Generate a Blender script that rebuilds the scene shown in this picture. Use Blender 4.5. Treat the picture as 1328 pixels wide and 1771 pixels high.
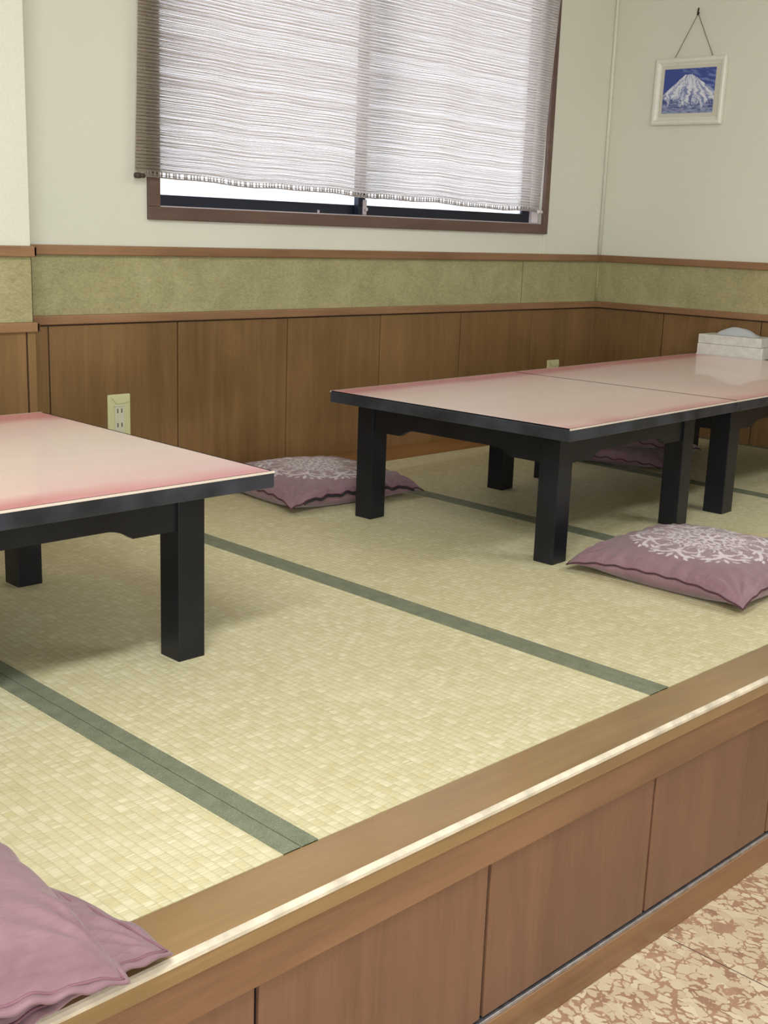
import bpy, bmesh, math, random
import numpy as np
from mathutils import Vector, Matrix, noise as mnoise

# ---------------------------------------------------------------- camera, world, lights, exposure
for o in list(bpy.data.objects): bpy.data.objects.remove(o)
S = bpy.context.scene
COL = S.collection
PI = math.pi
cd = bpy.data.cameras.new('camera'); cam = bpy.data.objects.new('camera', cd); COL.objects.link(cam)
cF = Vector((0.69037743, 0.68624851, -0.22900214)); cR = Vector((0.71034191, -0.70299474, 0.03482469)); cU = cR.cross(cF)
cam.matrix_world = Matrix(((cR.x, cU.x, -cF.x, -4.0800), (cR.y, cU.y, -cF.y, -2.8922), (cR.z, cU.z, -cF.z, 0.7312), (0, 0, 0, 1)))
cd.sensor_fit = 'HORIZONTAL'; cd.sensor_width = 36; cd.lens = 2074.1 / 1328 * 36; cd.clip_start = 0.02
S.camera = cam
W = bpy.data.worlds.new('sky'); S.world = W; W.use_nodes = True
W.node_tree.nodes['Background'].inputs[0].default_value = (0.93, 0.95, 1.0, 1)
W.node_tree.nodes['Background'].inputs[1].default_value = 2.05
S.view_settings.view_transform = 'Standard'; S.view_settings.look = 'None'
S.view_settings.gamma = 1; S.view_settings.use_curve_mapping = False
S.view_settings.exposure = 0.48
CEIL = 2.08
GZ = -0.3826
# ceiling lamps (x, y, power): built at the end by make_ceiling_light
LAMPS = [(-.95, -2.85, 17), (-3.9, -2.4, 36)]
def daylight(name, loc, rot, sx, sy, e, c):
    # unseen area light added as broad fill from the front left, no window
    ld = bpy.data.lights.new(name, 'AREA'); ld.shape = 'RECTANGLE'; ld.size = sx; ld.size_y = sy; ld.energy = e; ld.color = c
    o = bpy.data.objects.new(name, ld); COL.objects.link(o); o.location = loc; o.rotation_euler = rot
daylight('fill_front', (-5.9, -5.6, 1.0), (PI/2, 0, -.12), 2.4, 1.6, 100, (.92, .95, 1))
# ---------------------------------------------------------------- helpers
def link(o, parent=None):
    COL.objects.link(o)
    if parent: o.parent = parent
    return o
def tag(o, label=None, cat=None, group=None, kind=None):
    if label: o['label'] = label
    if cat: o['category'] = cat
    if group: o['group'] = group
    if kind: o['kind'] = kind
    return o
def empty(name, loc=(0, 0, 0), rz=0):
    o = bpy.data.objects.new(name, None); o.location = loc; o.rotation_euler = (0, 0, rz); o.empty_display_size = .05
    return link(o)
class MB:
    def __init__(s): s.bm = bmesh.new()
    def box(s, a, b, bev=0):
        x0, y0, z0 = [min(p, q) for p, q in zip(a, b)]; x1, y1, z1 = [max(p, q) for p, q in zip(a, b)]
        t = bmesh.new()
        v = [t.verts.new(p) for p in [(x0,y0,z0),(x1,y0,z0),(x1,y1,z0),(x0,y1,z0),(x0,y0,z1),(x1,y0,z1),(x1,y1,z1),(x0,y1,z1)]]
        for f in [(3,2,1,0),(4,5,6,7),(0,1,5,4),(1,2,6,5),(2,3,7,6),(3,0,4,7)]: t.faces.new([v[i] for i in f])
        if bev: bmesh.ops.bevel(t, geom=t.edges[:], offset=bev, segments=2, affect='EDGES', profile=.5)
        s.join(t); return s
    def join(s, t, M=None):
        if M is not None: bmesh.ops.transform(t, matrix=M, verts=t.verts)
        m = bpy.data.meshes.new('t'); t.to_mesh(m); t.free(); s.bm.from_mesh(m); bpy.data.meshes.remove(m); return s
    def cyl(s, p, q, r, n=16, r2=None):
        p, q = Vector(p), Vector(q); d = q - p
        t = bmesh.new(); bmesh.ops.create_cone(t, cap_ends=True, segments=n, radius1=r, radius2=r if r2 is None else r2, depth=d.length)
        M = Matrix.Translation((p + q) / 2) @ d.to_track_quat('Z', 'Y').to_matrix().to_4x4()
        return s.join(t, M)
    def tube(s, pts, r, n=8, closed=False):
        pts = [Vector(p) for p in pts]; N = len(pts); rings = []
        for i, p in enumerate(pts):
            if closed: d = pts[(i+1) % N] - pts[i-1]
            else: d = pts[min(i+1, N-1)] - pts[max(i-1, 0)]
            d.normalize(); a = d.cross(Vector((0, 0, 1)))
            if a.length < 1e-3: a = d.cross(Vector((1, 0, 0)))
            a.normalize(); b = d.cross(a)
            rings.append([s.bm.verts.new(p + r * (math.cos(t) * a + math.sin(t) * b)) for t in [2*PI*k/n for k in range(n)]])
        for i in range(N if closed else N-1):
            A, B = rings[i], rings[(i+1) % N]
            for k in range(n): s.bm.faces.new((A[k], A[(k+1) % n], B[(k+1) % n], B[k]))
        if not closed:
            s.bm.faces.new(rings[0][::-1]); s.bm.faces.new(rings[-1])
        return s
    def prism(s, poly, axis, a, b):
        """extrude a 2D polygon; axis 'y': poly is (x,z); axis 'x': poly is (y,z)"""
        def P(p, t): return (p[0], t, p[1]) if axis == 'y' else ((t, p[0], p[1]) if axis == 'x' else (p[0], p[1], t))
        A = [s.bm.verts.new(P(p, a)) for p in poly]; B = [s.bm.verts.new(P(p, b)) for p in poly]; n = len(poly)
        s.bm.faces.new(A); s.bm.faces.new(B[::-1])
        for i in range(n): s.bm.faces.new((A[i], B[i], B[(i+1) % n], A[(i+1) % n]))
        return s
    keep = False
    def build(s, name, m, parent=None, smooth=False):
        if not s.keep: bmesh.ops.recalc_face_normals(s.bm, faces=s.bm.faces)
        me = bpy.data.meshes.new(name); s.bm.to_mesh(me); s.bm.free(); me.materials.append(m)
        if smooth:
            for p in me.polygons: p.use_smooth = True
        return link(bpy.data.objects.new(name, me), parent)
def struct(mb, name, m, parent=None, smooth=False):
    o = mb.build(name, m, parent, smooth)
    if not parent: o['kind'] = 'structure'
    return o

# ---------------------------------------------------------------- material helpers
def mat(name):
    m = bpy.data.materials.new(name); m.use_nodes = True; nt = m.node_tree
    b = nt.nodes['Principled BSDF']; return m, nt, b
def N(nt, t, **k):
    n = nt.nodes.new(t)
    for a, v in k.items(): setattr(n, a, v)
    return n
def coords(nt, scale=(1, 1, 1), rot=(0, 0, 0), loc=(0, 0, 0)):
    tc = N(nt, 'ShaderNodeTexCoord'); mp = N(nt, 'ShaderNodeMapping')
    mp.inputs['Scale'].default_value = scale; mp.inputs['Rotation'].default_value = rot; mp.inputs['Location'].default_value = loc
    nt.links.new(tc.outputs['Object'], mp.inputs[0]); return mp.outputs[0]
def noise(nt, vec, scale, detail=4, rough=.5, dist=0):
    n = N(nt, 'ShaderNodeTexNoise'); n.inputs['Scale'].default_value = scale; n.inputs['Detail'].default_value = detail
    n.inputs['Roughness'].default_value = rough; n.inputs['Distortion'].default_value = dist
    nt.links.new(vec, n.inputs['Vector']); return n.outputs['Fac']
def ramp(nt, fac, stops, interp='LINEAR'):
    r = N(nt, 'ShaderNodeValToRGB'); e = r.color_ramp.elements; r.color_ramp.interpolation = interp
    while len(e) < len(stops): e.new(.5)
    for x, (p, c) in zip(e, stops):
        x.position = p; x.color = (*c, 1) if len(c) == 3 else c
    nt.links.new(fac, r.inputs[0]); return r.outputs[0]
def mix(nt, fac, a, b, mode='MIX'):
    n = N(nt, 'ShaderNodeMix', data_type='RGBA', blend_type=mode)
    for i, v in ((0, fac), (6, a), (7, b)):
        if hasattr(v, 'is_linked') or hasattr(v, 'links'): nt.links.new(v, n.inputs[i])
        else: n.inputs[i].default_value = v if i == 0 else (*v, 1)
    return n.outputs[2]
def math_(nt, op, a, b=None):
    n = N(nt, 'ShaderNodeMath', operation=op)
    for i, v in ((0, a), (1, b)):
        if v is None: continue
        if isinstance(v, (int, float)): n.inputs[i].default_value = v
        else: nt.links.new(v, n.inputs[i])
    return n.outputs[0]
def bump(nt, b, h, strength=.3, dist=.001):
    n = N(nt, 'ShaderNodeBump'); n.inputs['Strength'].default_value = strength; n.inputs['Distance'].default_value = dist
    nt.links.new(h, n.inputs['Height']); nt.links.new(n.outputs[0], b.inputs['Normal'])
def srgb(r, g, b):
    f = lambda c: (c/255/12.92 if c/255 <= .04045 else ((c/255+.055)/1.055)**2.4)
    return (f(r), f(g), f(b))
def plain(name, c, rough=.5, metal=0, spec=.5, nscale=0, namt=.12):
    m, nt, b = mat(name); b.inputs['Roughness'].default_value = rough; b.inputs['Metallic'].default_value = metal
    b.inputs['Specular IOR Level'].default_value = spec
    if nscale:
        f = noise(nt, coords(nt), nscale, 5)
        nt.links.new(ramp(nt, f, [(.3, tuple(x*(1-namt) for x in c)), (.7, tuple(min(1, x*(1+namt)) for x in c))]), b.inputs['Base Color'])
    else: b.inputs['Base Color'].default_value = (*c, 1)
    return m
def wood(name, dark, light, grain='z', rough=.38, scale=1.0, coat=.0, worn=None):
    m, nt, b = mat(name)
    st = {'z': (9, 9, .55), 'x': (.55, 9, 9), 'y': (9, .55, 9)}[grain]
    v = coords(nt, tuple(k*scale for k in st))
    f = noise(nt, v, 2.2, 6, .62, .8)
    v2 = coords(nt, tuple(k*scale*7 for k in st)); f2 = noise(nt, v2, 3, 4, .6)
    v3 = coords(nt); f3 = noise(nt, v3, 2.3, 3, .5)
    c = ramp(nt, f, [(.30, dark), (.5, tuple((p+q)/2 for p, q in zip(dark, light))), (.72, light)])
    c = mix(nt, .18, c, ramp(nt, f2, [(.35, tuple(x*.7 for x in dark)), (.6, light)]))
    c = mix(nt, .30, c, ramp(nt, f3, [(.35, tuple(x*.75 for x in dark)), (.65, tuple(min(1, x*1.25) for x in light))]))
    nt.links.new(c, b.inputs['Base Color'])
    nt.links.new(ramp(nt, f3, [(.3, (rough*.8,)*3), (.7, (rough*1.25,)*3)]), b.inputs['Roughness'])
    b.inputs['Coat Weight'].default_value = coat; b.inputs['Coat Roughness'].default_value = .12
    bump(nt, b, f2, .12, .0006)
    return m

M = {}
# wallpaper
def wallpaper():
    m, nt, b = mat('wallpaper'); v = coords(nt)
    a = noise(nt, coords(nt, (1, 1, .5)), 2.0, 3); w = noise(nt, coords(nt, (60, 60, 500)), 3, 3); g = noise(nt, v, 350, 2)
    c = ramp(nt, a, [(.3, srgb(222, 223, 208)), (.7, srgb(229, 229, 216))])
    c = mix(nt, .12, c, ramp(nt, g, [(.4, srgb(185, 185, 165)), (.6, srgb(235, 235, 220))]))
    nt.links.new(c, b.inputs['Base Color']); b.inputs['Roughness'].default_value = .8; b.inputs['Specular IOR Level'].default_value = .25
    bump(nt, b, mix(nt, .5, w, g), .35, .0008); return m
M['wallpaper'] = wallpaper()
def bandpaper():
    m, nt, b = mat('olive_band_paper'); v = coords(nt)
    a = noise(nt, v, 9, 6, .6, .5); g = noise(nt, coords(nt, (1, 1, 2.2)), 55, 5, .65, 1.5); k = noise(nt, coords(nt, (1, 1, 3)), 160, 3, .6)
    c = ramp(nt, a, [(.28, srgb(148, 142, 104)), (.5, srgb(170, 163, 120)), (.72, srgb(190, 184, 144))])
    c = mix(nt, .35, c, ramp(nt, g, [(.35, srgb(122, 118, 82)), (.65, srgb(190, 184, 134))]))
    c = mix(nt, .22, c, ramp(nt, k, [(.35, srgb(95, 95, 68)), (.6, srgb(190, 184, 138))]))
    nt.links.new(c, b.inputs['Base Color']); b.inputs['Roughness'].default_value = .62; b.inputs['Specular IOR Level'].default_value = .4
    bump(nt, b, g, .5, .0015); return m
M['band'] = bandpaper()
M['dado'] = wood('wainscot_wood', srgb(106, 79, 48), srgb(141, 109, 70), 'z', .34)
M['rail'] = wood('rail_wood', srgb(124, 88, 60), srgb(158, 122, 88), 'x', .4)
M['rail_y'] = wood('rail_wood_side', srgb(124, 88, 60), srgb(158, 122, 88), 'y', .4)
M['board'] = wood('floorboard_wood', srgb(120, 82, 44), srgb(160, 114, 66), 'x', .3)
M['groove'] = plain('groove_dark', srgb(50, 30, 22), .7)
M['kerb'] = wood('kerb_wood', srgb(120, 92, 56), srgb(154, 124, 82), 'x', .3, coat=.5)
M['fascia'] = wood('fascia_wood', srgb(100, 68, 46), srgb(142, 106, 76), 'x', .36)
M['kerbpanel'] = wood('kerb_panel_wood', srgb(98, 68, 50), srgb(126, 92, 70), 'z', .36)
M['worn'] = plain('worn_edge', srgb(204, 193, 172), .3, nscale=30, namt=.25)
M['basewood'] = wood('baseboard_wood', srgb(106, 72, 48), srgb(150, 112, 76), 'x', .4)
M['metalstrip'] = plain('brushed_metal_strip', srgb(176, 176, 182), .35, .9, nscale=60, namt=.25)
M['black'] = plain('black_gap', (.012, .012, .014), .9, spec=.02)
M['winwood'] = wood('window_frame_wood', srgb(84, 62, 54), srgb(112, 88, 78), 'x', .42)
M['alu'] = plain('dark_aluminium_sash', srgb(42, 46, 60), .35, .55)
M['alulight'] = plain('pale_sill_track', srgb(205, 195, 200), .35, .3)
M['white'] = plain('white_plastic', srgb(226, 218, 222), .45)
M['caulk'] = plain('pale_caulk', srgb(224, 224, 208), .6)
M['ceil'] = plain('ceiling_board', srgb(225, 224, 215), .85, nscale=40, namt=.04)

def glass():
    m = bpy.data.materials.new('frosted_glass'); m.use_nodes = True; nt = m.node_tree; nt.nodes.clear()
    out = N(nt, 'ShaderNodeOutputMaterial'); tl = N(nt, 'ShaderNodeBsdfTranslucent'); tr = N(nt, 'ShaderNodeBsdfTransparent'); gl = N(nt, 'ShaderNodeBsdfGlossy')
    f = noise(nt, coords(nt), 300, 2)
    nt.links.new(ramp(nt, f, [(.3, (.93, .95, .97)), (.7, (.97, .98, 1))]), tl.inputs[0])
    tr.inputs[0].default_value = (.93, .95, .97, 1); gl.inputs['Roughness'].default_value = .15
    m1 = N(nt, 'ShaderNodeMixShader'); m1.inputs[0].default_value = .45; m2 = N(nt, 'ShaderNodeMixShader'); m2.inputs[0].default_value = .04
    nt.links.new(tl.outputs[0], m1.inputs[1]); nt.links.new(tr.outputs[0], m1.inputs[2])
    nt.links.new(m1.outputs[0], m2.inputs[1]); nt.links.new(gl.outputs[0], m2.inputs[2]); nt.links.new(m2.outputs[0], out.inputs[0])
    return m
M['glass'] = glass()
def reed(nm='woven_reed', kd=1.0, kt=1.0):
    m = bpy.data.materials.new(nm); m.use_nodes = True; nt = m.node_tree; nt.nodes.clear()
    out = N(nt, 'ShaderNodeOutputMaterial'); d = N(nt, 'ShaderNodeBsdfDiffuse'); t = N(nt, 'ShaderNodeBsdfTranslucent')
    f = noise(nt, coords(nt, (6, 1, 280)), 1.0, 4, .6)
    f2 = noise(nt, coords(nt, (160, 1, 500)), 1.0, 3, .6)
    c = mix(nt, .4, ramp(nt, f, [(.3, srgb(84, 78, 58)), (.7, srgb(140, 132, 104))]), ramp(nt, f2, [(.35, srgb(70, 64, 48)), (.65, srgb(160, 152, 126))]))
    if kd != 1: c = mix(nt, 1.0, c, (kd, kd*.92, kd*.8), 'MULTIPLY')
    nt.links.new(c, d.inputs[0])
    c2 = mix(nt, .5, ramp(nt, f, [(.3, (.80, .76, .74)), (.7, (.95, .92, .91))]), ramp(nt, f2, [(.35, (.74, .70, .68)), (.65, (.99, .96, .95))]))
    if kt != 1: c2 = mix(nt, 1.0, c2, (kt, kt*.93, kt*.85), 'MULTIPLY')
    nt.links.new(c2, t.inputs[0])
    a = N(nt, 'ShaderNodeMixShader'); a.inputs[0].default_value = .76
    nt.links.new(d.outputs[0], a.inputs[1]); nt.links.new(t.outputs[0], a.inputs[2]); nt.links.new(a.outputs[0], out.inputs[0])
    return m
M['reed'] = reed()
M['reedbrown'] = reed('dark_brown_weft', .12, .90)
M['reeddark'] = plain('dark_hem_reed', srgb(70, 58, 48), .6)

def tatami():
    m, nt, b = mat('tatami_weave')
    tc = N(nt, 'ShaderNodeTexCoord'); sep = N(nt, 'ShaderNodeSeparateXYZ')
    wob = noise(nt, coords(nt, (3, 3, 3)), 3, 2)
    nt.links.new(tc.outputs['Object'], sep.inputs[0])
    x = math_(nt, 'ADD', sep.outputs[0], math_(nt, 'MULTIPLY', wob, .006))
    u = math_(nt, 'DIVIDE', x, .0142)
    ui = math_(nt, 'FLOOR', u); uf = math_(nt, 'FRACT', u)
    rib = math_(nt, 'SINE', math_(nt, 'MULTIPLY', uf, PI))
    wn = N(nt, 'ShaderNodeTexWhiteNoise', noise_dimensions='1D'); nt.links.new(ui, wn.inputs['W'])
    # irregular cell length along y
    cmb0 = N(nt, 'ShaderNodeCombineXYZ'); nt.links.new(math_(nt, 'MULTIPLY', ui, 3.71), cmb0.inputs[0]); nt.links.new(math_(nt, 'MULTIPLY', sep.outputs[1], 38), cmb0.inputs[1])
    jit = noise(nt, cmb0.outputs[0], 1.0, 3, .6)
    vv = math_(nt, 'ADD', math_(nt, 'DIVIDE', sep.outputs[1], .0082), math_(nt, 'ADD', math_(nt, 'MULTIPLY', jit, 7.0), math_(nt, 'MULTIPLY', wn.outputs[0], 7)))
    vi = math_(nt, 'FLOOR', vv); vf = math_(nt, 'FRACT', vv)
    seg = math_(nt, 'SINE', math_(nt, 'MULTIPLY', vf, PI))
    cmb = N(nt, 'ShaderNodeCombineXYZ'); nt.links.new(ui, cmb.inputs[0]); nt.links.new(vi, cmb.inputs[1])
    wn2 = N(nt, 'ShaderNodeTexWhiteNoise', noise_dimensions='2D'); nt.links.new(cmb.outputs[0], wn2.inputs['Vector'])
    fine = noise(nt, coords(nt, (95, 620, 60)), 1, 3, .6)
    big = noise(nt, coords(nt), 3.5, 4, .55)
    c = ramp(nt, wn2.outputs[0], [(0, srgb(194, 186, 146)), (.55, srgb(207, 201, 168)), (.85, srgb(217, 212, 183)), (1, srgb(230, 225, 198))])
    c = mix(nt, .30, c, ramp(nt, big, [(.3, srgb(184, 172, 122)), (.7, srgb(216, 208, 174))]))
    c = mix(nt, .30, c, ramp(nt, fine, [(.3, srgb(186, 176, 128)), (.7, srgb(224, 216, 170))]))
    gap = ramp(nt, rib, [(0, (0, 0, 0)), (.42, (1, 1, 1))]); gap2 = ramp(nt, seg, [(0, (0, 0, 0)), (.40, (1, 1, 1))])
    c = mix(nt, math_(nt, 'MULTIPLY', math_(nt, 'SUBTRACT', 1, gap), .30), c, srgb(160, 150, 108))
    c = mix(nt, math_(nt, 'MULTIPLY', math_(nt, 'SUBTRACT', 1, gap2), .22), c, srgb(164, 154, 110))
    nt.links.new(c, b.inputs['Base Color'])
    b.inputs['Roughness'].default_value = .52; b.inputs['Specular IOR Level'].default_value = .4
    h = math_(nt, 'ADD', math_(nt, 'MULTIPLY', math_(nt, 'POWER', rib, .6), 1.0), math_(nt, 'ADD', math_(nt, 'MULTIPLY', math_(nt, 'POWER', seg, .6), .45), math_(nt, 'ADD', math_(nt, 'MULTIPLY', wn2.outputs[0], .5), math_(nt, 'MULTIPLY', fine, 1.3))))
    bump(nt, b, h, .55, .0011)
    return m
M['tatami'] = tatami()
def heri():
    m, nt, b = mat('green_border_cloth')
    v = coords(nt, (1, 1, 1)); ck = N(nt, 'ShaderNodeTexWave'); ck.inputs['Scale'].default_value = 190; ck.bands_direction = 'DIAGONAL'; nt.links.new(v, ck.inputs[0])
    n1 = noise(nt, v, 420, 2); n2 = noise(nt, v, 40, 4)
    sp = ramp(nt, n1, [(.55, (0, 0, 0)), (.68, (1, 1, 1))])
    c = ramp(nt, n2, [(.3, srgb(98, 104, 84)), (.7, srgb(122, 127, 106))])
    c = mix(nt, .25, c, ramp(nt, ck.outputs[0] if len(ck.outputs) == 1 else ck.outputs['Fac'], [(.3, srgb(84, 92, 72)), (.7, srgb(140, 148, 118))]))
    c = mix(nt, math_(nt, 'MULTIPLY', sp, .45), c, srgb(172, 176, 146))
    nt.links.new(c, b.inputs['Base Color']); b.inputs['Roughness'].default_value = .6
    bump(nt, b, n1, .3, .0006); return m
M['heri'] = heri()
M['lacq'] = plain('black_lacquer', (.008, .009, .013), .34, spec=.35, nscale=8, namt=.5)
M['lacqedge'] = plain('black_edge_sheen', (.025, .028, .038), .38, nscale=14, namt=.6)  # lighter blue-grey base puts the edge's reflected sheen into the colour
M['cream'] = plain('cream_edge_strip', srgb(214, 200, 186), .35)
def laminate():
    # pink laminate, paler in the middle, pinker along the long edges
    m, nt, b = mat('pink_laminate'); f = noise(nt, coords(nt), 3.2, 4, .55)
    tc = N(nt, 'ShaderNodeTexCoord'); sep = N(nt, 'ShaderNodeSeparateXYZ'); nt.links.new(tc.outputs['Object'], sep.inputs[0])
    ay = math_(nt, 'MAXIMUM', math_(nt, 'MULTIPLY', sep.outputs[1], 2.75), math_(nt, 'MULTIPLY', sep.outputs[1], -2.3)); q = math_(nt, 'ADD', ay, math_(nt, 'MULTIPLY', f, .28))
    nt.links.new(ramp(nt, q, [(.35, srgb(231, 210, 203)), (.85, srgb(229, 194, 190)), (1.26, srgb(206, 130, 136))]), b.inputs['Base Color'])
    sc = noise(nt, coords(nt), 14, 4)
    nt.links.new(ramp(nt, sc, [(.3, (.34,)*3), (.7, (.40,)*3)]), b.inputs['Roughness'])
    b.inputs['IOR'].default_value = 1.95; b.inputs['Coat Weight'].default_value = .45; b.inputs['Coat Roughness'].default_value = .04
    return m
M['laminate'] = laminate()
def cloth():
    m, nt, b = mat('mauve_cushion_cloth')
    at = N(nt, 'ShaderNodeAttribute'); at.attribute_name = 'print'
    v = coords(nt); n1 = noise(nt, v, 14, 4); n2 = noise(nt, coords(nt, (1, 7, 1)), 40, 3, .6); n3 = noise(nt, v, 900, 2)
    c = ramp(nt, n1, [(.3, srgb(124, 94, 101)), (.7, srgb(138, 108, 115))])
    c = mix(nt, .15, c, ramp(nt, n2, [(.35, srgb(112, 76, 88)), (.6, srgb(158, 121, 130))]))
    c = mix(nt, math_(nt, 'MULTIPLY', at.outputs['Fac'], .88), c, srgb(214, 204, 208))
    nt.links.new(c, b.inputs['Base Color']); b.inputs['Roughness'].default_value = .6
    b.inputs['Sheen Weight'].default_value = .25; b.inputs['Specular IOR Level'].default_value = .35
    h = math_(nt, 'ADD', n3, math_(nt, 'MULTIPLY', n2, .8)); bump(nt, b, h, .22, .0008)
    return m
M['cloth'] = cloth()
M['piping'] = plain('mauve_piping', srgb(124, 86, 96), .7)
M['seamdark'] = plain('dark_seam', srgb(72, 40, 50), .8)
M['zip'] = plain('black_zipper', (.02, .02, .025), .5)
def vinyl():
    m, nt, b = mat('chip_vinyl_floor')
    base = coords(nt, (1.15, .85, 1)); nz = N(nt, 'ShaderNodeTexNoise'); nz.inputs['Scale'].default_value = 38; nz.inputs['Detail'].default_value = 3; nt.links.new(base, nz.inputs['Vector'])
    vm = N(nt, 'ShaderNodeVectorMath', operation='MULTIPLY_ADD'); nt.links.new(nz.outputs['Color'], vm.inputs[0]); vm.inputs[1].default_value = (.032,)*3; nt.links.new(base, vm.inputs[2])
    vo = N(nt, 'ShaderNodeTexVoronoi', feature='DISTANCE_TO_EDGE'); vo.inputs['Scale'].default_value = 52; nt.links.new(vm.outputs[0], vo.inputs['Vector'])
    n2 = noise(nt, base, 32, 4, .6)
    th = math_(nt, 'SUBTRACT', vo.outputs['Distance'], math_(nt, 'MULTIPLY', math_(nt, 'SUBTRACT', n2, .47), .85))
    k = ramp(nt, th, [(.03, (1, 1, 1)), (.06, (0, 0, 0))])
    vc = N(nt, 'ShaderNodeTexVoronoi'); vc.inputs['Scale'].default_value = 52; nt.links.new(vm.outputs[0], vc.inputs['Vector'])
    bw = N(nt, 'ShaderNodeRGBToBW'); nt.links.new(vc.outputs['Color'], bw.inputs[0])
    chip = ramp(nt, bw.outputs[0], [(.2, srgb(196, 178, 148)), (.6, srgb(204, 188, 158)), (.9, srgb(214, 200, 172))])
    ground = ramp(nt, noise(nt, base, 20, 3), [(.3, srgb(150, 116, 94)), (.7, srgb(174, 140, 114))])
    c = mix(nt, k, chip, ground)
    dirt = ramp(nt, noise(nt, base, 4, 6, .7), [(.56, (0, 0, 0)), (.75, (1, 1, 1))])
    dk = math_(nt, 'MULTIPLY', dirt, math_(nt, 'MULTIPLY', ramp(nt, noise(nt, base, 70, 3), [(.45, (0, 0, 0)), (.6, (1, 1, 1))]), .5))
    c = mix(nt, dk, c, srgb(88, 80, 70))
    nt.links.new(c, b.inputs['Base Color']); b.inputs['Roughness'].default_value = .36
    return m
M['vinyl'] = vinyl()
M['seam'] = plain('floor_seam', srgb(70, 48, 36), .8)
M['ivory'] = plain('ivory_plastic', srgb(206, 204, 158), .4)
M['ivory2'] = plain('pale_socket_plastic', srgb(206, 206, 184), .4)
M['slot'] = plain('socket_slot', srgb(96, 96, 78), .6)
M['frame'] = plain('white_picture_frame', srgb(226, 226, 214), .4, nscale=50, namt=.03)
M['mount'] = plain('cream_picture_mount', srgb(212, 209, 192), .7)
M['cord'] = plain('grey_picture_cord', srgb(128, 122, 100), .8)
M['nail'] = plain('dark_nail', srgb(48, 44, 38), .4, .6)
def paintmat():
    m, nt, b = mat('painting_paint'); at = N(nt, 'ShaderNodeAttribute'); at.attribute_name = 'paint'
    nt.links.new(at.outputs['Color'], b.inputs['Base Color']); b.inputs['Roughness'].default_value = .55; return m
M['paint'] = paintmat()
def boxmat():
    m, nt, b = mat('pale_check_card'); ck = N(nt, 'ShaderNodeTexChecker'); ck.inputs['Scale'].default_value = 42
    nt.links.new(coords(nt), ck.inputs[0]); ck.inputs[1].default_value = (*srgb(204, 204, 196), 1); ck.inputs[2].default_value = (*srgb(212, 212, 204), 1)
    c = mix(nt, .4, ck.outputs[0], ramp(nt, noise(nt, coords(nt), 60, 4), [(.35, srgb(196, 194, 184)), (.65, srgb(226, 226, 218))]))
    nt.links.new(c, b.inputs['Base Color']); b.inputs['Roughness'].default_value = .35; return m
M['card'] = boxmat()
M['tissue'] = plain('white_tissue', srgb(236, 238, 240), .9)

# ---------------------------------------------------------------- room shell
XL, YF = -7.2, -6.2
Z1, Z2 = .6632, .4805           # tops of the two wall rails
R1H, R2H = .026, .024
WX0, WX1, WZ0, WZ1 = -2.106, -.387, .772, 1.78
struct(MB().box((XL, YF, GZ - .1), (0, -1.97, GZ)), 'floor', M['vinyl'])
# vinyl seams: thin joints between the sheets
struct(MB().box((-2.4875, YF, GZ), (-2.4862, -1.992, GZ + .0004)).box((-1.5875, YF, GZ), (-1.5862, -1.992, GZ + .0004)), 'trim_1', M['seam'])
struct(MB().box((XL, YF, CEIL), (0.1, 0.1, CEIL + .08)), 'ceiling', M['ceil'])
wb = MB(); wb.keep = True
wb.box((XL, 0, GZ), (WX0, .12, CEIL)).box((WX1, 0, GZ), (.12, .12, CEIL)).box((WX0, 0, GZ), (WX1, .12, WZ0)).box((WX0, 0, WZ1), (WX1, .12, CEIL))
wall_back = struct(wb, 'wall_back', M['wallpaper'])
wall_right = struct(MB().box((0, YF, GZ), (.12, 0, CEIL)), 'wall_right', M['wallpaper'])
struct(MB().box((XL - .12, YF, GZ), (XL, .12, CEIL)), 'wall_left', M['wallpaper'])
struct(MB().box((XL, YF - .12, GZ), (.12, YF, CEIL)), 'wall_front', M['wallpaper'])
PX = -2.592                      # right edge of the shallow pilaster on the left
pil = struct(MB().box((XL, -.17, -.03), (PX, 0, CEIL)), 'wall_pilaster', M['wallpaper'])
# olive band papers (thin layer on the walls)
e = .0015
MB().box((PX, -e, Z2 - .01), (0, 0, Z1 - .01)).build('paper_band', M['band'], wall_back)
MB().box((-e, YF, Z2 - .01), (0, 0, Z1 - .01)).build('paper_band', M['band'], wall_right)
MB().box((XL, -.17 - e, Z2 - .01), (PX + e, -.17, Z1 - .01)).box((PX, -.17 - e, Z2 - .01), (PX + e, 0, Z1 - .01)).build('paper_band', M['band'], pil)
# thin paper joint in the band
MB().box((-.482, -.0022, Z2), (-.4805, -.001, Z1 - .02)).build('paper_joint', M['groove'], wall_back)
# wainscot: dark backing + separate boards
MB().box((PX, -.004, 0), (0, 0, Z2 - .01)).build('wainscot_backing', M['groove'], wall_back)
gx = [PX, -2.459, -2.048, -1.635, -1.229, -.825, -.418, -.0]
for a, b_ in zip(gx[:-1], gx[1:]):
    MB().box((a + .002, -.010, 0), (b_ - .002, -.002, Z2 - R2H + .004), .0015).build('wainscot_board', M['dado'], wall_back)
MB().box((-.004, YF, 0), (0, 0, Z2 - .01)).build('wainscot_backing', M['groove'], wall_right)
gy = [0, -.330, -.741, -1.152, -1.563, -1.974]
for a, b_ in zip(gy[:-1], gy[1:]):
    MB().box((-.010, b_ + .002, 0), (-.002, a - .002, Z2 - R2H + .004), .0015).build('wainscot_board', M['dado'], wall_right)
MB().box((XL, -.174, 0), (PX - .0, -.17, Z2 - .01)).build('wainscot_backing', M['groove'], pil)
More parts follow.
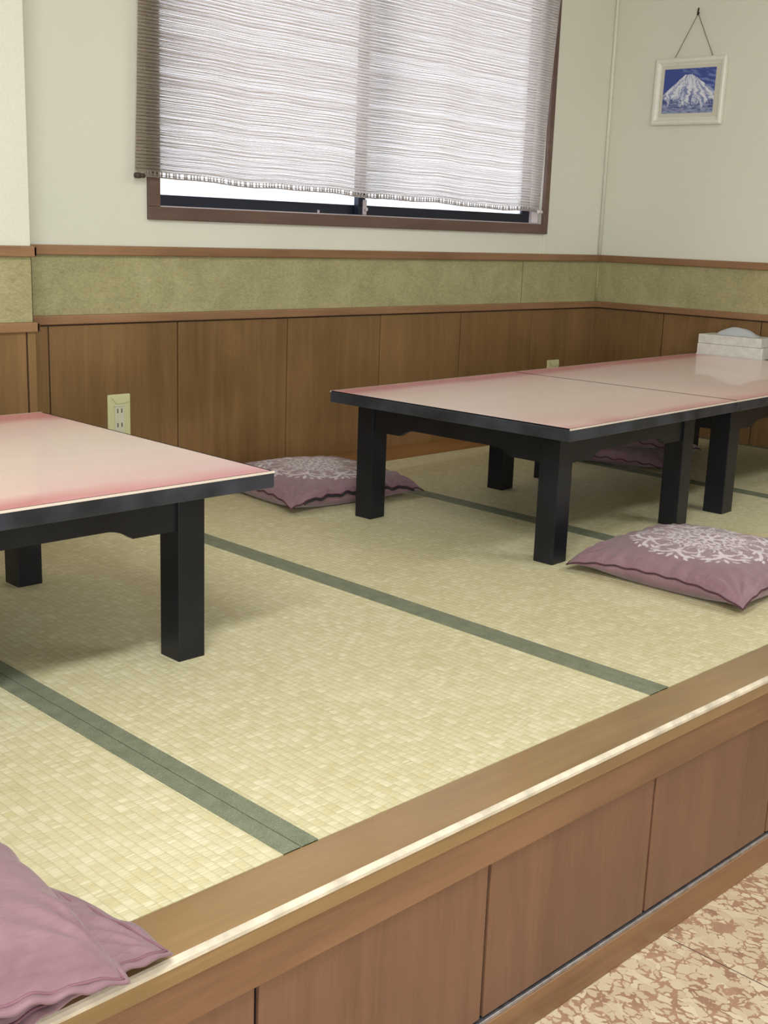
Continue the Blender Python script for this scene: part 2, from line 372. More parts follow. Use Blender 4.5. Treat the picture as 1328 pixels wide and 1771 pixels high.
for a, b_ in ((-3.05, PX - .022), (-3.46, -3.05), (-3.87, -3.46), (PX - .020, PX + .004)):
    MB().box((a + .0015, -.180, 0), (b_ - .0015, -.172, Z2 - R2H + .004), .0015).build('wainscot_board', M['dado'], pil)
# rails
def rails(z, h, d, n):
    struct(MB().box((PX, -d, z - h), (0, 0, z), .003), 'trim_%d' % n, M['rail'])
    struct(MB().box((-d, YF, z - h), (0, -.001, z), .003), 'trim_%d' % (n + 1), M['rail_y'])
    struct(MB().box((XL, -.17 - d, z - h), (PX + .010, -.165, z), .003).box((PX, -.17 - d, z - h), (PX + .010, -d, z), .003), 'trim_%d' % (n + 2), M['rail'])
rails(Z1, R1H, .016, 2); rails(Z2, R2H, .020, 5)
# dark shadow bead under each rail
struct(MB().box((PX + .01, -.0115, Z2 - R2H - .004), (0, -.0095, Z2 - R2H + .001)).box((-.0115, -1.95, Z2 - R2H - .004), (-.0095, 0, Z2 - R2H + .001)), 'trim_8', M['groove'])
# corner caulk and the pale strip under the window
struct(MB().cyl((-.006, -.006, Z1), (-.006, -.006, CEIL), .007, 10), 'trim_9', M['caulk'], smooth=True)
struct(MB().cyl((-.004, -.004, Z2), (-.004, -.004, Z1 - R1H), .005, 10), 'trim_10', M['band'], smooth=True)
struct(MB().box((-.371, -.006, Z1 - .001), (-.359, 0, .736), .0015), 'trim_11', M['caulk'])
# floorboard strips around the mats
TB = -.1904
struct(MB().box((PX - 1.8, TB, -.03), (0, 0, .0005), .001), 'trim_12', M['board'])
# platform body under the mats
struct(MB().box((XL, -1.97, GZ), (0, 0, -.032)), 'trim_13', M['board'])

# ---------------------------------------------------------------- platform kerb (front)
KI, KO = -1.900, -1.9903
kerb = empty('trim_14'); kerb['kind'] = 'structure'
def lathe_nosing():
    # nosing profile (y,z): flat top, small rounded worn nose, step below
    poly = [(KI, -.030), (KI, -.001), (KO + .007, 0.0005), (KO + .003, -.0012), (KO + .0006, -.004), (KO, -.009), (KO, -.028), (KO + .006, -.028), (KO + .006, -.030)]
    return poly
MB().prism(lathe_nosing(), 'x', XL, 0).build('nosing', M['kerb'], kerb)
wp = [(KO + .0062, 0.0008), (KO + .003, -.0005), (KO - .0001, -.0035), (KO - .0006, -.0078), (KO + .001, -.0078), (KO + .0045, -.003), (KO + .0062, -.0005)]
MB().prism(wp, 'x', XL, 0).build('worn_edge', M['worn'], kerb)
MB().box((XL, KO + .002, -.083), (0, -1.94, -.0285), .0015).build('fascia', M['fascia'], kerb)
MB().box((XL, KO + .011, -.325), (0, -1.94, -.08)).build('panel_backing', M['black'], kerb)
px = [-3.339 - .3975 * k for k in range(6, 0, -1)] + [-3.339, -2.9425, -2.545, -2.148, -1.751, -1.354, -.957, -.56, -.163, 0]
px = [-4.53, -4.133, -3.736] + px[6:] if False else px
for a, b_ in zip(px[:-1], px[1:]):
    MB().box((a + .0034, KO + .0055, -.319), (b_ - .0034, KO + .016, -.0825), .001).build('front_panel', M['kerbpanel'], kerb)
MB().box((XL, KO + .002, -.329), (0, -1.95, -.3225), .001).build('metal_strip', M['metalstrip'], kerb)
struct(MB().box((XL, KO, GZ), (0, -1.95, -.3285), .0015), 'baseboard_front', M['basewood'])

# ---------------------------------------------------------------- tatami mats
seams = [-4.79, -3.997, -3.2035, -2.4170, -1.6190, -.8050, -.004]
mlabels = ['at the far left end of the platform, outside the pink table', 'beside the stacked cushions in the lower left corner',
           'under the near pink table, with a cloth border on each side', 'in the open middle of the platform between the two tables',
           'under the front half of the joined tables', 'along the right wall under the far table']
for i, (a, b_) in enumerate(zip(seams[:-1], seams[1:])):
    t = empty('tatami_mat', ((a + b_) / 2, (TB + KI) / 2, -.03)); h = (b_ - a) / 2 - .0006; d = (KI - TB) / -2 - .0005
    tag(t, 'woven straw tatami mat ' + mlabels[i], 'tatami mat', 'tatami mats on the platform')
    MB().box((-h, -d, 0), (h, d, .0298)).build('straw_surface', M['tatami'], t)
    for s in (-1, 1):
        MB().box((s * h, -d, .0002), (s * (h - .0275), d, .0308), .0004).build('cloth_border', M['heri'], t)

# ---------------------------------------------------------------- window, blind
win = empty('window_1', ((WX0 + WX1) / 2, 0, WZ0)); win['kind'] = 'structure'
def rel(mb, name, m, parent, smooth=False):
    bmesh.ops.translate(mb.bm, verts=mb.bm.verts, vec=-parent.location); return mb.build(name, m, parent, smooth)
f = MB(); FO = .036
f.box((WX0 - FO, -.014, WZ0 - FO), (WX1 + .026, .02, WZ0), .002).box((WX0 - FO, -.014, WZ1), (WX1 + .026, .02, WZ1 + FO), .002)
f.box((WX0 - FO, -.014, WZ0 + .0002), (WX0, .02, WZ1 - .0002), .001).box((WX1, -.014, WZ0 + .0002), (WX1 + .026, .02, WZ1 - .0002), .001)
rel(f, 'wooden_frame', M['winwood'], win)
r_ = MB().box((WX0, .02, WZ0 - .005), (WX1, .119, WZ0 - .0005)).box((WX0, .02, WZ1), (WX1, .119, WZ1 + .004))
r_.box((WX0 - .004, .02, WZ0), (WX0, .119, WZ1)).box((WX1, .02, WZ0), (WX1 + .004, .119, WZ1))
rel(r_, 'reveal', M['winwood'], win)
tr = MB()
for y in (.006, .020, .048): tr.box((WX0, y, WZ0 - .002), (WX1, y + .003, WZ0 + .003))
rel(tr, 'sill_track', M['alulight'], win)
def sash(x0, x1, y, nm='sash'):
    s = MB(); w = .030
    s.box((x0, y, WZ0 + .002), (x1, y + .022, WZ0 + .034), .001).box((x0, y, WZ1 - .034), (x1, y + .022, WZ1 - .001), .001)
    s.box((x0, y, WZ0 + .034), (x0 + w, y + .022, WZ1 - .034), .001).box((x1 - w, y, WZ0 + .034), (x1, y + .022, WZ1 - .034), .001)
    o = rel(s, nm, M['alu'], win)
    g = MB().box((x0 + w, y + .009, WZ0 + .034), (x1 - w, y + .012, WZ1 - .034)); bmesh.ops.translate(g.bm, verts=g.bm.verts, vec=-win.location)
    g.build('glass_pane', M['glass'], o)
    return o
sash(WX0 - .040, -1.262, .050); sash(-1.312, -.440, .026)
rel(MB().box((-.440, .028, WZ0 + .002), (-.425, .06, WZ1), .001), 'side_channel', M['alu'], win)
rel(MB().box((-.424, .014, WZ0 + .002), (-.389, .060, WZ0 + .060), .002), 'corner_block', M['white'], win)
rel(MB().box((-1.294, .022, WZ0 + .004), (-1.278, .028, WZ0 + .052), .002).cyl((-1.286, .024, WZ0 + .022), (-1.286, .014, WZ0 + .022), .006, 12), 'sash_pull', M['alulight'], win)
rel(MB().box((-1.508, .000, WZ0), (-1.504, .006, WZ0 + .012)), 'sill_pin', M['alulight'], win)

random.seed(5)
bl = empty('reed_blind', (-1.31, -.03, .85))
tag(bl, 'brown woven reed blind hanging over the window with daylight behind', 'blind')
BT = 1.90
def bz(t, k): # t in 0..1 across, k height 0..1
    zb = .862 + (.826 - .862) * t + .0022 * math.sin(t * 21) + .0015 * math.sin(t * 47 + 1)
    return zb * (1 - k) + (BT - .004) * k
def bx(t, z):
    l = -2.197 + .031 * (z - .852); r = -.438 + .070 * (z - .815); return l + (r - l) * t
def by(t, z): return -.027 + .003 * math.sin(t * 9 + z * 4) + .0015 * math.sin(t * 31 + z * 2)
NS = 28; Hb = BT - .85; PITCH = .0092
def slats(rows_def, name, m):
    mb = MB(); k = .0; n_ = int(Hb / PITCH)
    for u_ in range(n_):
        for (o0, o1, dy) in rows_def:
            z_off = o0 * PITCH + random.uniform(-.0002, .0002); th = (o1 - o0) * PITCH * random.uniform(.9, 1.08); rows = []
            kk = (u_ * PITCH + z_off) / Hb
            for i in range(NS + 1):
                t = i / NS; z = bz(t, kk) + random.uniform(-.00025, .00025); x = bx(t, z); y = by(t, z) + dy
                rows.append([mb.bm.verts.new(p) for p in ((x, y - .0007, z), (x, y - .0007, z + th), (x, y + .0007, z + th), (x, y + .0007, z))])
            for i in range(NS):
                A, B = rows[i], rows[i+1]
                for q in range(4): mb.bm.faces.new((A[q], A[(q+1) % 4], B[(q+1) % 4], B[q]))
    rel(mb, name, m, bl)
slats([(.01, .30, 0), (.34, .63, .0002)], 'woven_reeds', M['reed'])
slats([(.67, .955, -.0006)], 'dark_weft', M['reedbrown'])
mb = MB()
for dz, th in ((-.008, .0022), (-.0145, .0045)):
    rows = []
    for i in range(61):
        t = i / 60; z = bz(t, 0) + dz + random.uniform(-.0006, .0006); x = bx(t, z)
        rows.append([mb.bm.verts.new(p) for p in ((x, -.031, z), (x, -.031, z + th), (x, -.026, z + th), (x, -.026, z))])
    for i in range(60):
        for q in range(4): mb.bm.faces.new((rows[i][q], rows[i][(q+1) % 4], rows[i+1][(q+1) % 4], rows[i+1][q]))
for i in range(150):
    t = (i + random.uniform(.2, .8)) / 150; z = bz(t, 0); mb.box((bx(t, z) - .0022, -.030, z - .013), (bx(t, z) + .0022, -.027, z + .001))
rel(mb, 'hem', M['reed'], bl)
for t in (0.003, .995):
    z = bz(t, 0) - .0125; x = bx(t, z)
    rel(MB().cyl((x - .007, -.031, z), (x + .007, -.031, z), .0075, 14).cyl((x + .006, -.031, z), (x + .022, -.031, z), .006, 12), 'hem_cap', M['white'] if t > .5 else M['reeddark'], bl, True)
rel(MB().box((bx(0, BT), -.045, BT - .005), (bx(1, BT), -.0005, BT + .025), .003), 'head_rail', M['winwood'], bl)

# ---------------------------------------------------------------- low tables
def apron_poly(a, b_, zt, endlen, zl, zm):
    """polygon (s, z) between legs at s=a..b_: low ends, S-curve up to a shallower middle"""
    pts = [(a, zt), (b_, zt), (b_, zl), (b_ - endlen, zl)]
    for i in range(1, 9):
        q = i / 8; pts.append((b_ - endlen - .050 * q, zl + (zm - zl) * (1 - (1 - q) ** 2)))
    for i in range(8, 0, -1):
        q = i / 8; pts.append((a + endlen + .050 * q, zl + (zm - zl) * (1 - (1 - q) ** 2)))
    pts += [(a + endlen, zl), (a, zl)]
    return pts
def low_table(x0, y0, w, d, rot, ov, label, group, leg=.054, h=.33, worn=False):
    """x0,y0 = back-left corner; extends +x by w and -y by d, rotated by rot"""
    T = empty('low_table', (0, 0, 0), rot)
    c, s = math.cos(rot), math.sin(rot); cx, cy = w / 2, -d / 2
    T.location = (x0 + c * cx - s * cy, y0 + s * cx + c * cy, 0)
    tag(T, label, 'table', group)
    W2, D2 = w / 2, d / 2; th = .029
    MB().box((-W2, -D2, h - th), (W2, D2, h - .0020), .002).build('tabletop', M['lacqedge'], T)
    r = .0022
    MB().box((-W2 + .0004, -D2 + .0024, h - .0022), (W2 - .0004, D2 - .0024, h - .0003)).build('border_line', M['black'], T)
    o_ = .0003; iw = .0026
    for bx_ in (((-W2, -D2 - o_), (W2, -D2 + iw)), ((-W2, D2 - iw), (W2, D2 + o_))):
        MB().box((*bx_[0], h - .0036), (*bx_[1], h)).build('edge_strip', M['cream'], T)

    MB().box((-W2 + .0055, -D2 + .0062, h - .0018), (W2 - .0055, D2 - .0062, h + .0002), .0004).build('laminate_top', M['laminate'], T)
    l, rr, fr, bk = ov
    xs = (-W2 + l, W2 - rr); ys = (-D2 + fr, D2 - bk)
    for sx in (0, 1):
        for sy in (0, 1):
            ax = xs[0] if sx == 0 else xs[1] - leg; ay = ys[0] if sy == 0 else ys[1] - leg
            MB().box((ax, ay, 0), (ax + leg, ay + leg, h - th + .001), .0015).build('leg', M['lacq'], T)
    zt = h - th + .001; zl, zm = .230, .248
    for sy in (0, 1):
        y = ys[0] + .006 if sy == 0 else ys[1] - .006 - .018
        MB().prism(apron_poly(xs[0] + leg, xs[1] - leg, zt, .085, zl, zm), 'y', y, y + .018).build('apron', M['lacq'], T)
    for sx in (0, 1):
        x = xs[0] + .006 if sx == 0 else xs[1] - .006 - .018
        MB().prism(apron_poly(ys[0] + leg, ys[1] - leg, zt, .085, zl, zm), 'x', x, x + .018).build('apron', M['lacq'], T)
    if worn:
        sm = MB(); yy = -D2 - .0003
        for (sx, sz, dx, dz) in ((.500, .3045, .018, .0015), (.535, .3015, .014, .0008), (.30, .302, .035, .0006), (.265, .3015, .008, .0008)):
            pass
    return T
tA = low_table(-2.8095 - 1.05, -.598, 1.05, .769, 0.002, (.0875, .0875, .077, .085),
               'low black-legged table with pink top on the left, nearest the camera', 'low tables with pink tops')
RB = .0495
bx0, by0, bw, bd = -2.0378, -.6549, .778, .7262
tB = low_table(bx0, by0, bw, bd, RB, (.068, .092, .068, .035), 'low black-legged table with a bare pink top, joined to the table with the tissue box', 'low tables with pink tops')
tC = low_table(bx0 + (bw + .001) * math.cos(RB), by0 + (bw + .001) * math.sin(RB), 1.12, bd, RB, (.088, .09, .058, .035),
               'low black-legged table with the tissue box on its pink top', 'low tables with pink tops', leg=.058)

# ---------------------------------------------------------------- cushions
def medallion(X, Y, R=.168):
    """white printed medallion: value 0..1 for each point"""
    P = np.zeros_like(X)
    def ell(cx, cy, a, b, ang, val=1.0, ring=0):
        c, s = math.cos(ang), math.sin(ang); dx, dy = X - cx, Y - cy
        u = (dx * c + dy * s) / a; v = (-dx * s + dy * c) / b; q = np.sqrt(u*u + v*v)
        if ring: mk = (q < 1) & (q > 1 - ring)
        else: mk = q < 1
        P[mk] = np.maximum(P[mk], val)
    def erase(cx, cy, a, b, ang):
        c, s = math.cos(ang), math.sin(ang); dx, dy = X - cx, Y - cy
        u = (dx * c + dy * s) / a; v = (-dx * s + dy * c) / b; P[(u*u + v*v) < 1] = 0
    def arc(cx, cy, r, a0, a1, w):
        rr = np.hypot(X - cx, Y - cy); th = np.mod(np.arctan2(Y - cy, X - cx) - a0, 2*PI); L = (a1 - a0)
        ww = w * np.clip(np.sin(np.clip(th / L, 0, 1) * PI) * 1.4, .25, 1)
        P[(np.abs(rr - r) < ww) & (th < L)] = 1
    K = 8
    for k in range(K):
        A = 2*PI*k/K; ca, sa = math.cos(A), math.sin(A)
        def pt(r, da): return r*R*math.cos(A+da), r*R*math.sin(A+da)
        # heart flower
        ell(*pt(.17, 0), .021, .0105, A, 1, .42)
        ell(*pt(.24, PI/K), .010, .004, A + PI/K)
        # middle flowers
        fx, fy = pt(.42, 0)
        for j in range(5):
            an = A + 2*PI*j/5; ell(fx + .0118*math.cos(an), fy + .0118*math.sin(an), .0080, .0058, an)
        erase(fx, fy, .0052, .0052, 0); ell(fx, fy, .0026, .0026, 0)
        # scrolls
        for s in (-1, 1):
            cx, cy = pt(.60, s*.24)
            arc(cx, cy, .024, A + s*.24 + (.2 if s > 0 else 2.6) - 1.2, A + s*.24 + (.2 if s > 0 else 2.6) + 1.9, .0023)
            arc(cx, cy, .014, A + s*.24 + (1.6 if s > 0 else .6), A + s*.24 + (1.6 if s > 0 else .6) + 3.3, .0018)
            # leaves along the outside
            for q, (r, da, a, b) in enumerate(((.80, .07, .016, .0042), (.86, .14, .0145, .0042), (.90, .21, .013, .0040), (.90, .29, .012, .0038), (.84, .35, .011, .0036), (.74, .10, .013, .0036))):
                x, y = pt(r, s*da); ell(x, y, a, b, A + s*(da + .75 + .12*q))
            x, y = pt(.97, s*.12); ell(x, y, .0085, .0034, A + s*.9)
            x, y = pt(.98, s*.25); ell(x, y, .0085, .0034, A + s*1.1)
            x, y = pt(.33, s*.28); ell(x, y, .011, .0030, A + s*1.0)
        ell(*pt(.70, 0), .017, .0052, A); ell(*pt(.93, 0), .013, .0046, A)
        ell(*pt(.60, PI/K), .018, .0062, A + PI/K, 1, .5); ell(*pt(.78, PI/K), .009, .0040, A + PI/K)
    for k in range(K):   # small blossoms between the scrolls
        A = 2*PI*(k + .5)/K; fx, fy = .46*R*math.cos(A), .46*R*math.sin(A)
        erase(fx, fy, .016, .016, 0)
        for j in range(6):
            an = A + 2*PI*j/6; ell(fx + .0085*math.cos(an), fy + .0085*math.sin(an), .0052, .0036, an)
        ell(fx, fy, .0022, .0022, 0)
        for s in (-1, 1):
            x, y = .66*R*math.cos(A + s*.10), .66*R*math.sin(A + s*.10); erase(x, y, .014, .0016, A + s*.5)
    ell(0, 0, .010, .010, 0, 1, .45)
    n = .5 + .5*np.sin(X*900 + 3*np.sin(Y*310))*np.sin(Y*870 + 2*np.sin(X*270))
    inside = np.hypot(X, Y) < R*.92
    P = np.where(inside & (P == 0) & (n > .70), .34, P)
    P = np.where(inside & (P == 0), .09, P)
    return P
def cushion_mesh(seed, a=.225, b=.215, H=.062, seam=.026, n=201, pat=True, wr=1.0, flat=0.0):
    rng = random.Random(seed); ox, oy = rng.uniform(0, 50), rng.uniform(0, 50)
    u = np.linspace(-1, 1, n); U, V = np.meshgrid(u, u, indexing='ij')
    def outline(U, V, ins=0):
        X = a * U * (1 - .055 * (1 - V**2) * np.abs(U)**2); Y = b * V * (1 - .055 * (1 - U**2) * np.abs(V)**2)
        return X * (1 - ins), Y * (1 - ins)
    X, Y = outline(U, V)
    ed = np.maximum(np.abs(U), np.abs(V))
    F = np.clip((1 - U**2), 0, 1)**.38 * np.clip((1 - V**2), 0, 1)**.38
    corner = np.clip((np.abs(U) * np.abs(V)), 0, 1)**4
    s0 = seam * (1 - .60 * corner)
    # edge waves (the cloth puckers along the seam)
    wav = .0030 * wr * (np.sin(U*23 + ox) * np.sin(V*3 + oy) + .7*np.sin(V*27 + oy) + .5*np.sin(U*41 + 2)) * ed**6
    s0 = s0 + wav * (1 - corner * .6)
    nz = np.zeros_like(X)
    st = 2
    for i in range(0, n):
        for j in range(0, n):
            nz[i, j] = mnoise.fractal((X[i, j]*9 + ox, Y[i, j]*9 + oy, seed), .9, 2, 3)
    # radial creases running into the corners
    cre = np.zeros_like(X)
    for sx in (-1, 1):
        for sy in (-1, 1):
            dx, dy = X - sx*a, Y - sy*b; r = np.hypot(dx, dy); th = np.arctan2(dy*sy, dx*sx)
            cre += np.sin(th*17 + ox + sx*2 + sy) * np.exp(-((r - .055)/.040)**2) * .0032 * wr
    pucker = .0022 * wr * (np.sin(U*37 + ox*2) * np.exp(-((1 - np.abs(V))/.13)**1.0) + np.sin(V*35 + oy*2) * np.exp(-((1 - np.abs(U))/.13)**1.0))
    Zt = s0 + (H - flat) * F * (1 + .12 * nz) + (cre + pucker) * np.clip(F*3, 0, 1)
    Zb = s0 - np.clip(s0 * np.clip(F * 1.7, 0, 1), 0, None)
    Zb = np.clip(Zb, .0008, None)
    Xb, Yb = outline(U, V, 0)
    verts = np.concatenate([np.stack([X, Y, Zt], -1).reshape(-1, 3), np.stack([Xb, Yb, Zb], -1).reshape(-1, 3)])
    idx = np.arange(n*n).reshape(n, n); q = np.stack([idx[:-1, :-1], idx[1:, :-1], idx[1:, 1:], idx[:-1, 1:]], -1).reshape(-1, 4)
    q2 = q[:, ::-1] + n*n
    # bottom at a lower density is unnecessary; weld the border by joining rim strips
    rim = np.concatenate([idx[:, 0], idx[-1, 1:], idx[-2::-1, -1], idx[0, -2:0:-1]])
    ra, rb = rim, np.roll(rim, -1); q3 = np.stack([ra, ra + n*n, rb + n*n, rb], -1)
    faces = np.concatenate([q, q2, q3])
    me = bpy.data.meshes.new('cover'); me.from_pydata(verts.tolist(), [], faces.tolist())
    me.polygons.foreach_set('use_smooth', [True]*len(faces)); me.materials.append(M['cloth'])
    at = me.attributes.new('print', 'FLOAT', 'POINT')
    vals = np.zeros(2*n*n, 'f')
    if pat: vals[:n*n] = medallion(X, Y).reshape(-1)
    at.data.foreach_set('value', vals)
    rimpts = [tuple(verts[i]) for i in rim]
    return me, rimpts
def cushion(loc, rot, label, seed, tilt=(0, 0), group='mauve floor cushions', zipside=None, flange=False, **kw):
    E_ = empty('floor_cushion', loc, rot); E_.rotation_euler = (tilt[0], tilt[1], rot)
    tag(E_, label, 'cushion', group)
    me, rim = cushion_mesh(seed, **kw); c_ = link(bpy.data.objects.new('cover', me), E_)
    rp = [(p[0]*1.004, p[1]*1.004, p[2] + .0005) for p in rim[::2]]
    MB().tube(rp, .0018, 6, True).build('seam_piping', M['piping'] if flange else M['seamdark'], E_, True)
    if flange:   # loose hem flange around the cover
        bm = bmesh.new(); n_ = len(rim); n4 = n_ // 4; rows = []
        for i, p in enumerate(rim):
            side = min(3, i // n4); q = (i % n4) / n4
            nx, ny = ((0, -1), (1, 0), (0, 1), (-1, 0))[side]
            cw = max(0, 1 - min(q, 1 - q) * 14); k2 = 1 - .25 * cw
            if cw > 0: cx_, cy_ = math.copysign(.7, p[0]), math.copysign(.7, p[1]); nx, ny = nx * (1 - cw) + cx_ * cw, ny * (1 - cw) + cy_ * cw
            wv = .0018 * math.sin(i * .21 + seed) + .0012 * math.sin(i * .37)
            w_ = .0105
            rows.append([bm.verts.new(v) for v in ((p[0], p[1], p[2] + .001), (p[0] + nx * w_ * k2, p[1] + ny * w_ * k2, p[2] + wv - .001), (p[0] + nx * w_ * k2, p[1] + ny * w_ * k2, p[2] + wv - .004), (p[0], p[1], p[2] - .004))])
        for i in range(n_):
            A, B = rows[i], rows[(i + 1) % n_]
            for q in range(4): bm.faces.new((A[q], A[(q + 1) % 4], B[(q + 1) % 4], B[q]))
        m_ = MB(); m_.bm.free(); m_.bm = bm; m_.build('hem', M['cloth'], E_, True)
    if zipside is not None:
        n4 = len(rim) // 4; seg = rim[zipside*n4 + 20:(zipside+1)*n4 - 14]
        MB().tube([(p[0]*1.010, p[1]*1.010, p[2] - .004) for p in seg[::2]], .0032, 6).build('zipper', M['zip'], E_, True)
    return E_
cushion((-1.715, -1.565, .001), .02, 'mauve cushion with white medallion in front of the joined tables, at the right edge', 3, zipside=1, H=.046, seam=.036, wr=.7)
cushion((-1.855, -.392, .001), -.09, 'mauve cushion with white medallion against the back wall, between the tables', 8, a=.228, b=.215, zipside=0, H=.042, seam=.036)
# cushion stack under the joined tables
cushion((-.600, -.585, .001), .30, 'mauve cushion under the far table, lower one of the stacked pair', 11, n=91, pat=False, H=.040, wr=1.6)
cushion((-.600, -.560, .062), .42, 'mauve cushion under the far table, upper one of the stacked pair', 12, n=91, pat=False, H=.050, wr=1.8)
# stack in the lower left corner, overlapping the kerb
cushion((-3.722, -1.818, .002), .19, 'plain mauve cushion in the lower left corner, bottom one, its tip reaching over the kerb', 21, n=161, pat=False, H=.026, wr=.9, flange=True)
cushion((-3.754, -1.803, .040), -.02, 'mauve cushion in the lower left corner, lying on top of another cushion', 22, tilt=(0.02, .05), n=201, pat=True, H=.096, wr=1.0, flange=True)

# ---------------------------------------------------------------- tissue box
def tissue_box():
    rz = .085
    T = empty('tissue_box', (-.100, -.700, .3303), rz)
    tag(T, 'pale grey patterned tissue box on the far table with a white tissue pulled up', 'tissue box')
    a, b_ = .058, .124
    MB().box((-a - .002, -b_ - .002, 0), (a + .002, b_ + .002, .0035), .001).box((-a, -b_, .003), (a, b_, .040), .002).build('box_body', M['card'], T)
    MB().box((-a + .001, -b_ + .008, .0405), (a - .001, b_ - .001, .073), .002).build('lid', M['card'], T)
    MB().box((-.012, -.075, .0731), (.012, .045, .0736)).build('slot', M['slot'], T)
    # tissue: a folded arch of paper
    bm = bmesh.new(); nu, nv = 26, 14; g = []
    for i in range(nu):
        t = i/(nu-1); row = []
        for j in range(nv):
            s = j/(nv-1)
            y = .068 - .150*t + .004*math.sin(s*7 + t*3)
            hgt = .033 * max(0, math.sin(PI*min(1, t*1.02)))**.62 * (1 - .25*t)
            x = (s - .5)*(.050 + .030*t) - .006
            z = .0738 + hgt*(1 - abs(2*s - 1)**2.6) + .0016*math.sin(s*11 + t*9)*math.sin(PI*t)*(1 - abs(2*s-1))
            row.append(bm.verts.new((x, y, z)))
        g.append(row)
    for i in range(nu-1):
        for j in range(nv-1): bm.faces.new((g[i][j], g[i+1][j], g[i+1][j+1], g[i][j+1]))
    bmesh.ops.solidify(bm, geom=bm.faces[:], thickness=.0008)
    m_ = MB(); m_.bm.free(); m_.bm = bm; m_.build('tissue', M['tissue'], T, True)
tissue_box()

# ---------------------------------------------------------------- wall sockets
def socket(x, z, label, n):
    T = empty('wall_socket', (x, -.010, z)); tag(T, label, 'socket', 'wall sockets')
    w, h = .0365, .060
    MB().box((-w, -.007, -h), (w, 0, h), .003).build('cover_plate', M['ivory'], T)
    fp = MB(); fp.prism([(-.011, .034), (.022, .036), (.032, .040), (.032, .048), (-.024, .050)], 'y', -.0105, -.006); fp.build('flap', M['ivory'], T)
    MB().box((-.016, -.0105, -.052), (.014, -.006, .030), .0015).build('socket_insert', M['ivory2'], T)
    MB().box((-.018, -.013, .026), (.014, -.006, .031), .001).build('ledge', M['ivory2'], T)
    for zz in (.014, -.026):
        for xx in (-.008, .005):
            MB().box((xx - .002, -.0108, zz - .006), (xx + .002, -.0100, zz + .006)).build('slot', M['slot'], T)
socket(-2.2505, .199, 'ivory double wall socket above the left table', 1)
socket(-.273, .197, 'ivory wall socket peeking over the joined tables near the corner', 2)

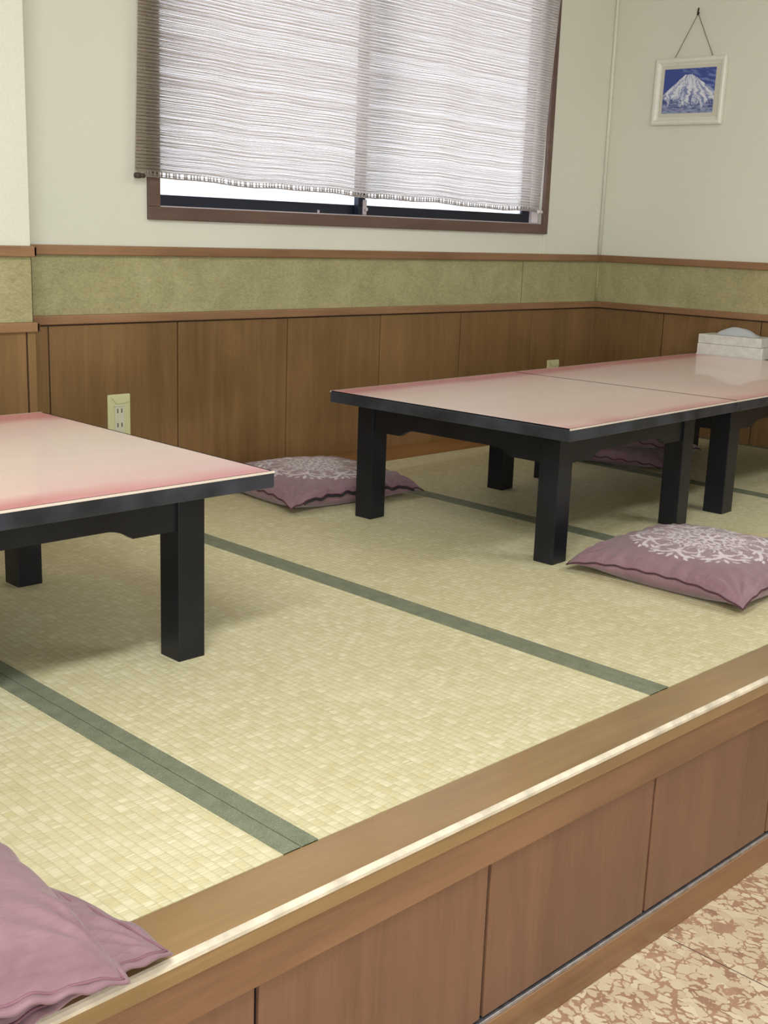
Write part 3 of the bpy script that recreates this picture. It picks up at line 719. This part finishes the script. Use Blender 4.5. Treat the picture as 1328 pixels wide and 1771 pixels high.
# ---------------------------------------------------------------- picture of a snowy mountain
def picture():
    T = empty('framed_picture', (-.002, -.353, 1.268)); T.rotation_euler = (.012, 0, 0)
    tag(T, 'small white-framed painting of a snowy mountain hanging on the right wall', 'picture')
    W2, H2 = .148, .1185
    # frame as a mitred moulding; local: y right-to-left, z up, -x toward the room
    prof = [(0, 0), (0, -.014), (.006, -.018), (.014, -.017), (.022, -.011), (.026, -.010), (.026, 0)]
    bm = bmesh.new(); rings = []
    for (sy, sz) in ((-1, -1), (1, -1), (1, 1), (-1, 1)):
        rings.append([bm.verts.new((px_, sy*(W2 - q), sz*(H2 - q))) for q, px_ in prof])
    for i in range(4):
        A, B = rings[i], rings[(i+1) % 4]
        for k in range(len(prof)): bm.faces.new((A[k], A[(k+1) % len(prof)], B[(k+1) % len(prof)], B[k]))
    m_ = MB(); m_.bm.free(); m_.bm = bm; m_.build('frame', M['frame'], T)
    MB().box((-.008, -W2 + .024, -H2 + .024), (-.002, W2 - .024, H2 - .024)).build('mount', M['mount'], T)
    # painting
    ny, nz_ = 220, 170; y0, y1, z0, z1 = .108, -.108, -.077, .080
    u = np.linspace(0, 1, ny); v = np.linspace(0, 1, nz_); Ug, Vg = np.meshgrid(u, v, indexing='ij')
    col = np.zeros((ny, nz_, 4)); col[..., 3] = 1
    sky = np.array(srgb(56, 76, 150)); sky2 = np.array(srgb(120, 140, 196)); snow = np.array(srgb(226, 230, 240)); shade = np.array(srgb(128, 142, 186)); low = np.array(srgb(70, 84, 142)); low2 = np.array(srgb(150, 160, 192))
    for i in range(ny):
        for j in range(nz_):
            x, y = u[i], v[j]
            n1 = mnoise.fractal((x*6, y*14 + x*5, 1), 1, 2, 4); n2 = mnoise.fractal((x*30, y*30, 5), 1, 2, 3)
            ridge = .87 - (1.12 if x < .48 else .88)*max(0, abs(x - .48) - .06)**1.04 + .018*n2
            ridge = min(ridge, .865 + .012*n2)
            c = sky*(1 - max(0, min(1, (n1 + .1)*1.2*(x > .35)*(.3 + x)))) + sky2*max(0, min(1, (n1 + .1)*1.2*(x > .35)*(.3 + x)))
            if y < ridge:
                d = ridge - y; xx = (x - .47)/(.12 + .9*(.9 - y))
                st = .85*mnoise.fractal((xx*8 + .8*n1, y*2.6, 9), 1, 2, 4) + .22*n2
                t = max(0, min(1, .5 + 1.9*st - .25 + d*.35)); c = snow*(1 - t) + shade*t
                line = .26 + .30*mnoise.fractal((x*8, y*3, 3), 1, 2, 3) + .22*max(0, .5 - x)
                if y < line:
                    t2 = max(0, min(1, (line - y)*9 + n2*.6)); t3 = max(0, min(1, .45 + 1.1*mnoise.fractal((x*10, y*26, 4), 1, 2, 3) + (.16 - y)*2.5))
                    c = c*(1 - t2) + (low*(1 - t3) + low2*t3)*t2
            col[i, j, :3] = c
    yy = y0 + (y1 - y0)*Ug; zz = z0 + (z1 - z0)*Vg
    vs = np.stack([np.full_like(yy, -.0092), yy, zz], -1).reshape(-1, 3)
    idx = np.arange(ny*nz_).reshape(ny, nz_); q = np.stack([idx[:-1, :-1], idx[1:, :-1], idx[1:, 1:], idx[:-1, 1:]], -1).reshape(-1, 4)
    base = len(vs); corners = [(-.0078, y0, z0), (-.0078, y1, z0), (-.0078, y1, z1), (-.0078, y0, z1)]
    me = bpy.data.meshes.new('painting'); me.from_pydata(vs.tolist() + corners, [], q.tolist() + [[base, base+1, base+2, base+3]]); me.materials.append(M['paint'])
    at = me.attributes.new('paint', 'FLOAT_COLOR', 'POINT')
    at.data.foreach_set('color', np.concatenate([col.reshape(-1), np.tile([.5, .5, .5, 1], 4)]).astype('f'))
    link(bpy.data.objects.new('painting', me), T)
    top = (-.006, -.008, .268)
    MB().tube([(-.004, .078, .112), (-.005, .035, .190), top], .0013, 6).tube([(-.004, -.088, .112), (-.005, -.048, .190), top], .0013, 6).build('hanging_cord', M['cord'], T, True)
    MB().cyl((.0, -.008, .270), (-.012, -.008, .274), .0022, 8).cyl((-.010, -.008, .262), (-.010, -.010, .287), .0028, 8).build('nail', M['nail'], T, True)
picture()

# ---------------------------------------------------------------- ceiling lamps
for i, (x, y, p) in enumerate(LAMPS):
    T = empty('ceiling_light', (x, y, CEIL)); tag(T, ('white ceiling light fitting at the right, over the aisle', 'white ceiling light fitting at the left, behind the camera')[i], 'light', 'ceiling lights')
    MB().box((-.63, -.16, -.05), (.63, .16, 0), .006).build('housing', M['ceil'], T)
    ld = bpy.data.lights.new('lamp', 'AREA'); ld.shape = 'RECTANGLE'; ld.size = 1.2; ld.size_y = .28; ld.energy = p; ld.color = (.95, .965, .985)
    lo = bpy.data.objects.new('lamp', ld); link(lo, T); lo.location = (0, 0, -.056)
